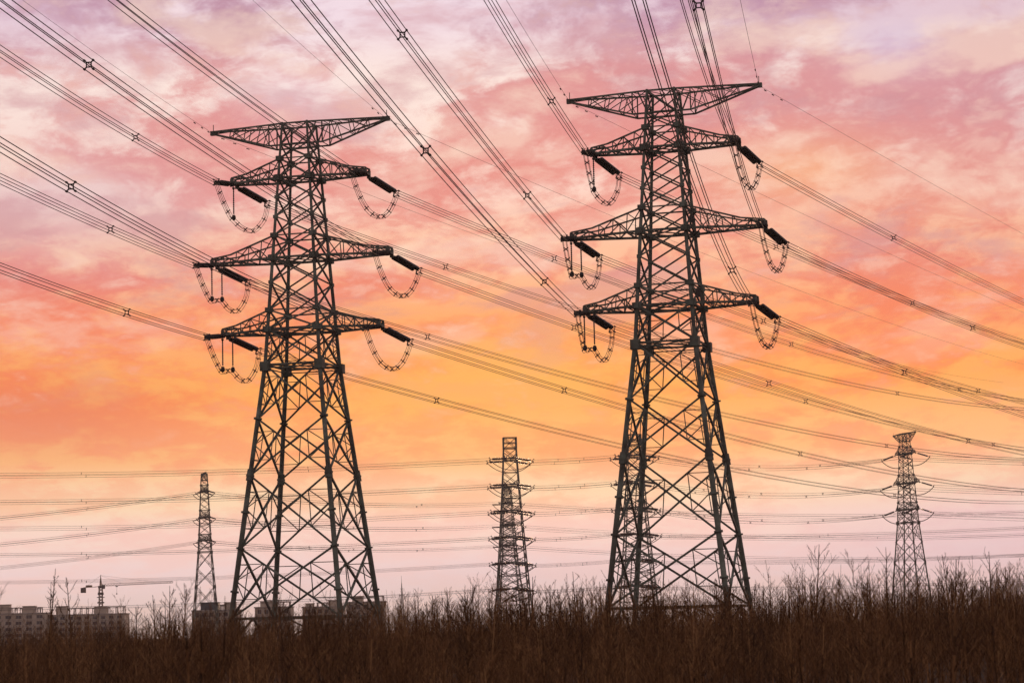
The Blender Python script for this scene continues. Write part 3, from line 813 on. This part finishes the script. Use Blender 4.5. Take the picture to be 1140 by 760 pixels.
E01 = m('DIVIDE', m('ADD', el, .02), .6, clamp=True)              # elevation -0.02..0.58 rad -> 0..1
def P(y): return ((700-y)/2700+.02)/.6                           # picture height -> ramp position
GAP = [(0, (250, 226, 218)), (P(690), (250, 226, 218)), (P(630), (250, 220, 217)), (P(590), (255, 221, 207)), (P(550), (255, 219, 182)), (P(500), (255, 188, 128)),
       (P(430), (255, 172, 96)), (P(360), (253, 168, 114)), (P(290), (252, 192, 158)), (P(200), (253, 216, 202)), (P(100), (253, 230, 221)), (P(10), (242, 220, 230)), (.65, (228, 206, 212)), (1, (215, 198, 206))]
CLD = [(0, (252, 222, 208)), (P(690), (252, 224, 210)), (P(630), (253, 216, 210)), (P(590), (253, 209, 197)), (P(550), (253, 198, 162)), (P(500), (252, 162, 116)),
       (P(430), (251, 136, 84)), (P(360), (245, 131, 98)), (P(290), (234, 132, 118)), (P(200), (231, 146, 138)), (P(100), (224, 150, 150)), (P(10), (190, 142, 164)), (.65, (200, 166, 182)), (1, (190, 168, 186))]
k = m('ADD', m('MAXIMUM', Z_, -.02), .24)
qx, qy = m('DIVIDE', X_, k), m('DIVIDE', Y_, k)
cb = N.new('ShaderNodeCombineXYZ'); L.new(qx, cb.inputs[0]); L.new(qy, cb.inputs[1])
def noise(scale, detail, rough, dist, off, sxy=(1, 1)):
    mp = N.new('ShaderNodeMapping'); mp.inputs['Location'].default_value = off; mp.inputs['Scale'].default_value = (*sxy, 1); mp.inputs['Rotation'].default_value = (0, 0, .35)
    L.new(cb.outputs[0], mp.inputs[0]); n = N.new('ShaderNodeTexNoise'); n.inputs['Scale'].default_value = scale; n.inputs['Detail'].default_value = detail
    n.inputs['Roughness'].default_value = rough; n.inputs['Distortion'].default_value = dist; L.new(mp.outputs[0], n.inputs['Vector']); return n.outputs['Fac']
def sstep(v, a, b):
    n = N.new('ShaderNodeMapRange'); n.interpolation_type = 'SMOOTHSTEP'; L.new(v, n.inputs[0]); n.inputs[1].default_value = a; n.inputs[2].default_value = b; return n.outputs[0]
def spot(px, py, wx, wy):
    """soft patch of sky around a direction"""
    a0, e0 = (px-570)/2700, (700-.025*(px-570)-py)/2700
    dx = m('DIVIDE', m('SUBTRACT', az, a0), wx/2700); dy = m('DIVIDE', m('SUBTRACT', el, e0), wy/2700)
    r2 = m('ADD', m('MULTIPLY', dx, dx), m('MULTIPLY', dy, dy)); return m('POWER', 2.718, m('MULTIPLY', r2, -1.))
n1 = noise(4.4, 11, .60, .3, (3.1, 1.7, 0)); n2 = noise(15, 9, .64, .3, (7.7, 2.2, 0), (1, .8)); n3 = noise(1.4, 4, .5, .2, (1.3, 9.1, 0))
nn = m('ADD', m('MULTIPLY', n1, .58), m('ADD', m('MULTIPLY', n2, .32), m('MULTIPLY', n3, .10)))
# broad banks of cloud and openings
bias = 0.
for (px, py, wx, wy, s) in ((470, 60, 120, 90, -.13), (170, 80, 150, 45, -.06), (90, 230, 150, 60, -.04), (150, 190, 150, 25, .05), (690, 110, 110, 80, .06), (1000, 30, 160, 22, -.10), (960, 65, 70, 30, -.06), (880, 120, 120, 60, .07),
                            (1080, 130, 120, 60, .08), (80, 470, 170, 40, .12), (80, 340, 160, 30, .06), (620, 440, 170, 60, -.08), (960, 190, 120, 18, -.04), (1050, 300, 150, 40, .07), (880, 250, 80, 30, -.05), (380, 260, 120, 40, -.03), (1000, 455, 140, 25, -.06)):
    bias = m('ADD', bias, m('MULTIPLY', spot(px, py, wx, wy), s))
n1b = noise(4.4, 7, .58, .3, (3.1+.008, 1.7+.16, 0)); relief = m('SUBTRACT', n1, n1b)
cov = sstep(m('ADD', m('ADD', nn, m('MULTIPLY', bias, .75)), m('MULTIPLY', m('SUBTRACT', n2, .5), .18)), .42, .57)
sky = mixc(cov, ramp(E01, GAP), ramp(E01, CLD))
# colour casts of the evening: mauve at upper right and left, lilac openings, gold round the sunset
for (px, py, wx, wy, col, s) in ((1130, 60, 230, 150, (196, 150, 172), .45), (60, 240, 190, 70, (206, 180, 200), .45), (820, 20, 160, 45, (192, 152, 182), .4), (1010, 60, 50, 30, (216, 198, 226), .55), (560, 430, 260, 75, (255, 186, 92), .5),
                                 (40, 470, 140, 45, (226, 128, 104), .55), (30, 30, 120, 60, (206, 168, 190), .45), (900, 195, 90, 35, (255, 190, 130), .5), (1090, 600, 230, 60, (226, 194, 206), .55), (620, 640, 300, 30, (232, 208, 214), .35), (1000, 240, 200, 60, (236, 150, 120), .3), (330, 110, 60, 30, (232, 205, 222), .4)):
    sky = mixc(m('MULTIPLY', m('MULTIPLY', spot(px, py, wx, wy), s), m('ADD', .6, m('MULTIPLY', n2, .8))), sky, lin(*col))
# lit edges and shaded bellies of the clouds
hi2 = sstep(el, .075, .16)
sky = mixc(m('MULTIPLY', m('MULTIPLY', sstep(relief, .02, .20), hi2), .50), sky, lin(255, 228, 208))
sky = mixc(m('MULTIPLY', m('MULTIPLY', sstep(relief, -.02, -.18), hi2), .55), sky, lin(202, 138, 150))
# wisps
wisp = sstep(n2, .52, .72); hi = sstep(el, .05, .14)
sky = mixc(m('MULTIPLY', m('MULTIPLY', wisp, hi), .35), sky, lin(255, 226, 206))
# the eastern half of the evening sky is much darker
low = sstep(el, .75, .3); back = m('SUBTRACT', 1, m('MULTIPLY', low, m('SUBTRACT', 1, sstep(Y_, -.4, .9))))
sky = mixc(back, mixc(.85, sky, (.25, .21, .20)), sky)
bg = N.new('ShaderNodeBackground'); L.new(sky, bg.inputs[0]); bg.inputs[1].default_value = 1.0
st = N.new('ShaderNodeTexSky'); st.sky_type = 'NISHITA'; st.sun_disc = False; st.sun_elevation = SUN_EL; st.sun_rotation = SUN_AZ; st.dust_density = 3
bg2 = N.new('ShaderNodeBackground'); L.new(st.outputs[0], bg2.inputs[0]); bg2.inputs[1].default_value = .003
ad = N.new('ShaderNodeAddShader'); L.new(bg.outputs[0], ad.inputs[0]); L.new(bg2.outputs[0], ad.inputs[1])
ow = N.new('ShaderNodeOutputWorld'); L.new(ad.outputs[0], ow.inputs[0])

su = bpy.data.lights.new('sun', 'SUN'); su.energy = .8; su.angle = math.radians(8); su.color = (1, .62, .36)
so = bpy.data.objects.new('sun', su); C.objects.link(so)
from mathutils import Vector, Matrix
dv = Vector((math.sin(SUN_AZ)*math.cos(SUN_EL), math.cos(SUN_AZ)*math.cos(SUN_EL), math.sin(SUN_EL)))
so.rotation_euler = dv.to_track_quat('Z', 'Y').to_euler()

HAZE = .000085
if HAZE:
    hm = bpy.data.materials.new('evening_haze'); hm.use_nodes = True; n = hm.node_tree.nodes; l = hm.node_tree.links; n.clear()
    pv = n.new('ShaderNodeVolumePrincipled'); pv.inputs['Color'].default_value = (.9, .8, .78, 1); pv.inputs['Density'].default_value = HAZE; pv.inputs['Anisotropy'].default_value = .3
    oo = n.new('ShaderNodeOutputMaterial'); l.new(pv.outputs[0], oo.inputs['Volume'])
    mb = MB(); mb.box(-6500, 6500, -6500, 7000, -1, 80)
    tag(mb.build('haze', hm), 'thin pink evening haze over the fields', None, None, 'stuff')

# ------------------------------------------------------------------ camera
cam = bpy.data.cameras.new('camera'); co = bpy.data.objects.new('camera', cam); C.objects.link(co)
cam.sensor_width = 36; cam.lens = 36*2700/1140; cam.clip_end = 20000; cam.clip_start = .5
pit = math.atan(320/2700)
fw = Vector((0, math.cos(pit), math.sin(pit))); u0 = Vector((0, -math.sin(pit), math.cos(pit))); xx = Vector((1, 0, 0))
rt = math.cos(ROLL)*xx-math.sin(ROLL)*u0; upv = math.sin(ROLL)*xx+math.cos(ROLL)*u0
mt = Matrix((rt, upv, -fw)).transposed().to_4x4(); mt.translation = (0, 0, EYE)
co.matrix_world = mt
cam.dof.use_dof = True; cam.dof.focus_distance = 285; cam.dof.aperture_fstop = 3.2
S = bpy.context.scene; S.camera = co
S.view_settings.view_transform = 'Standard'; S.view_settings.look = 'None'; S.view_settings.exposure = 0; S.view_settings.gamma = 1
S.render.engine = 'CYCLES'; S.cycles.use_denoising = True; S.cycles.max_bounces = 5; S.cycles.volume_bounces = 1
S.render.filter_size = 1.3
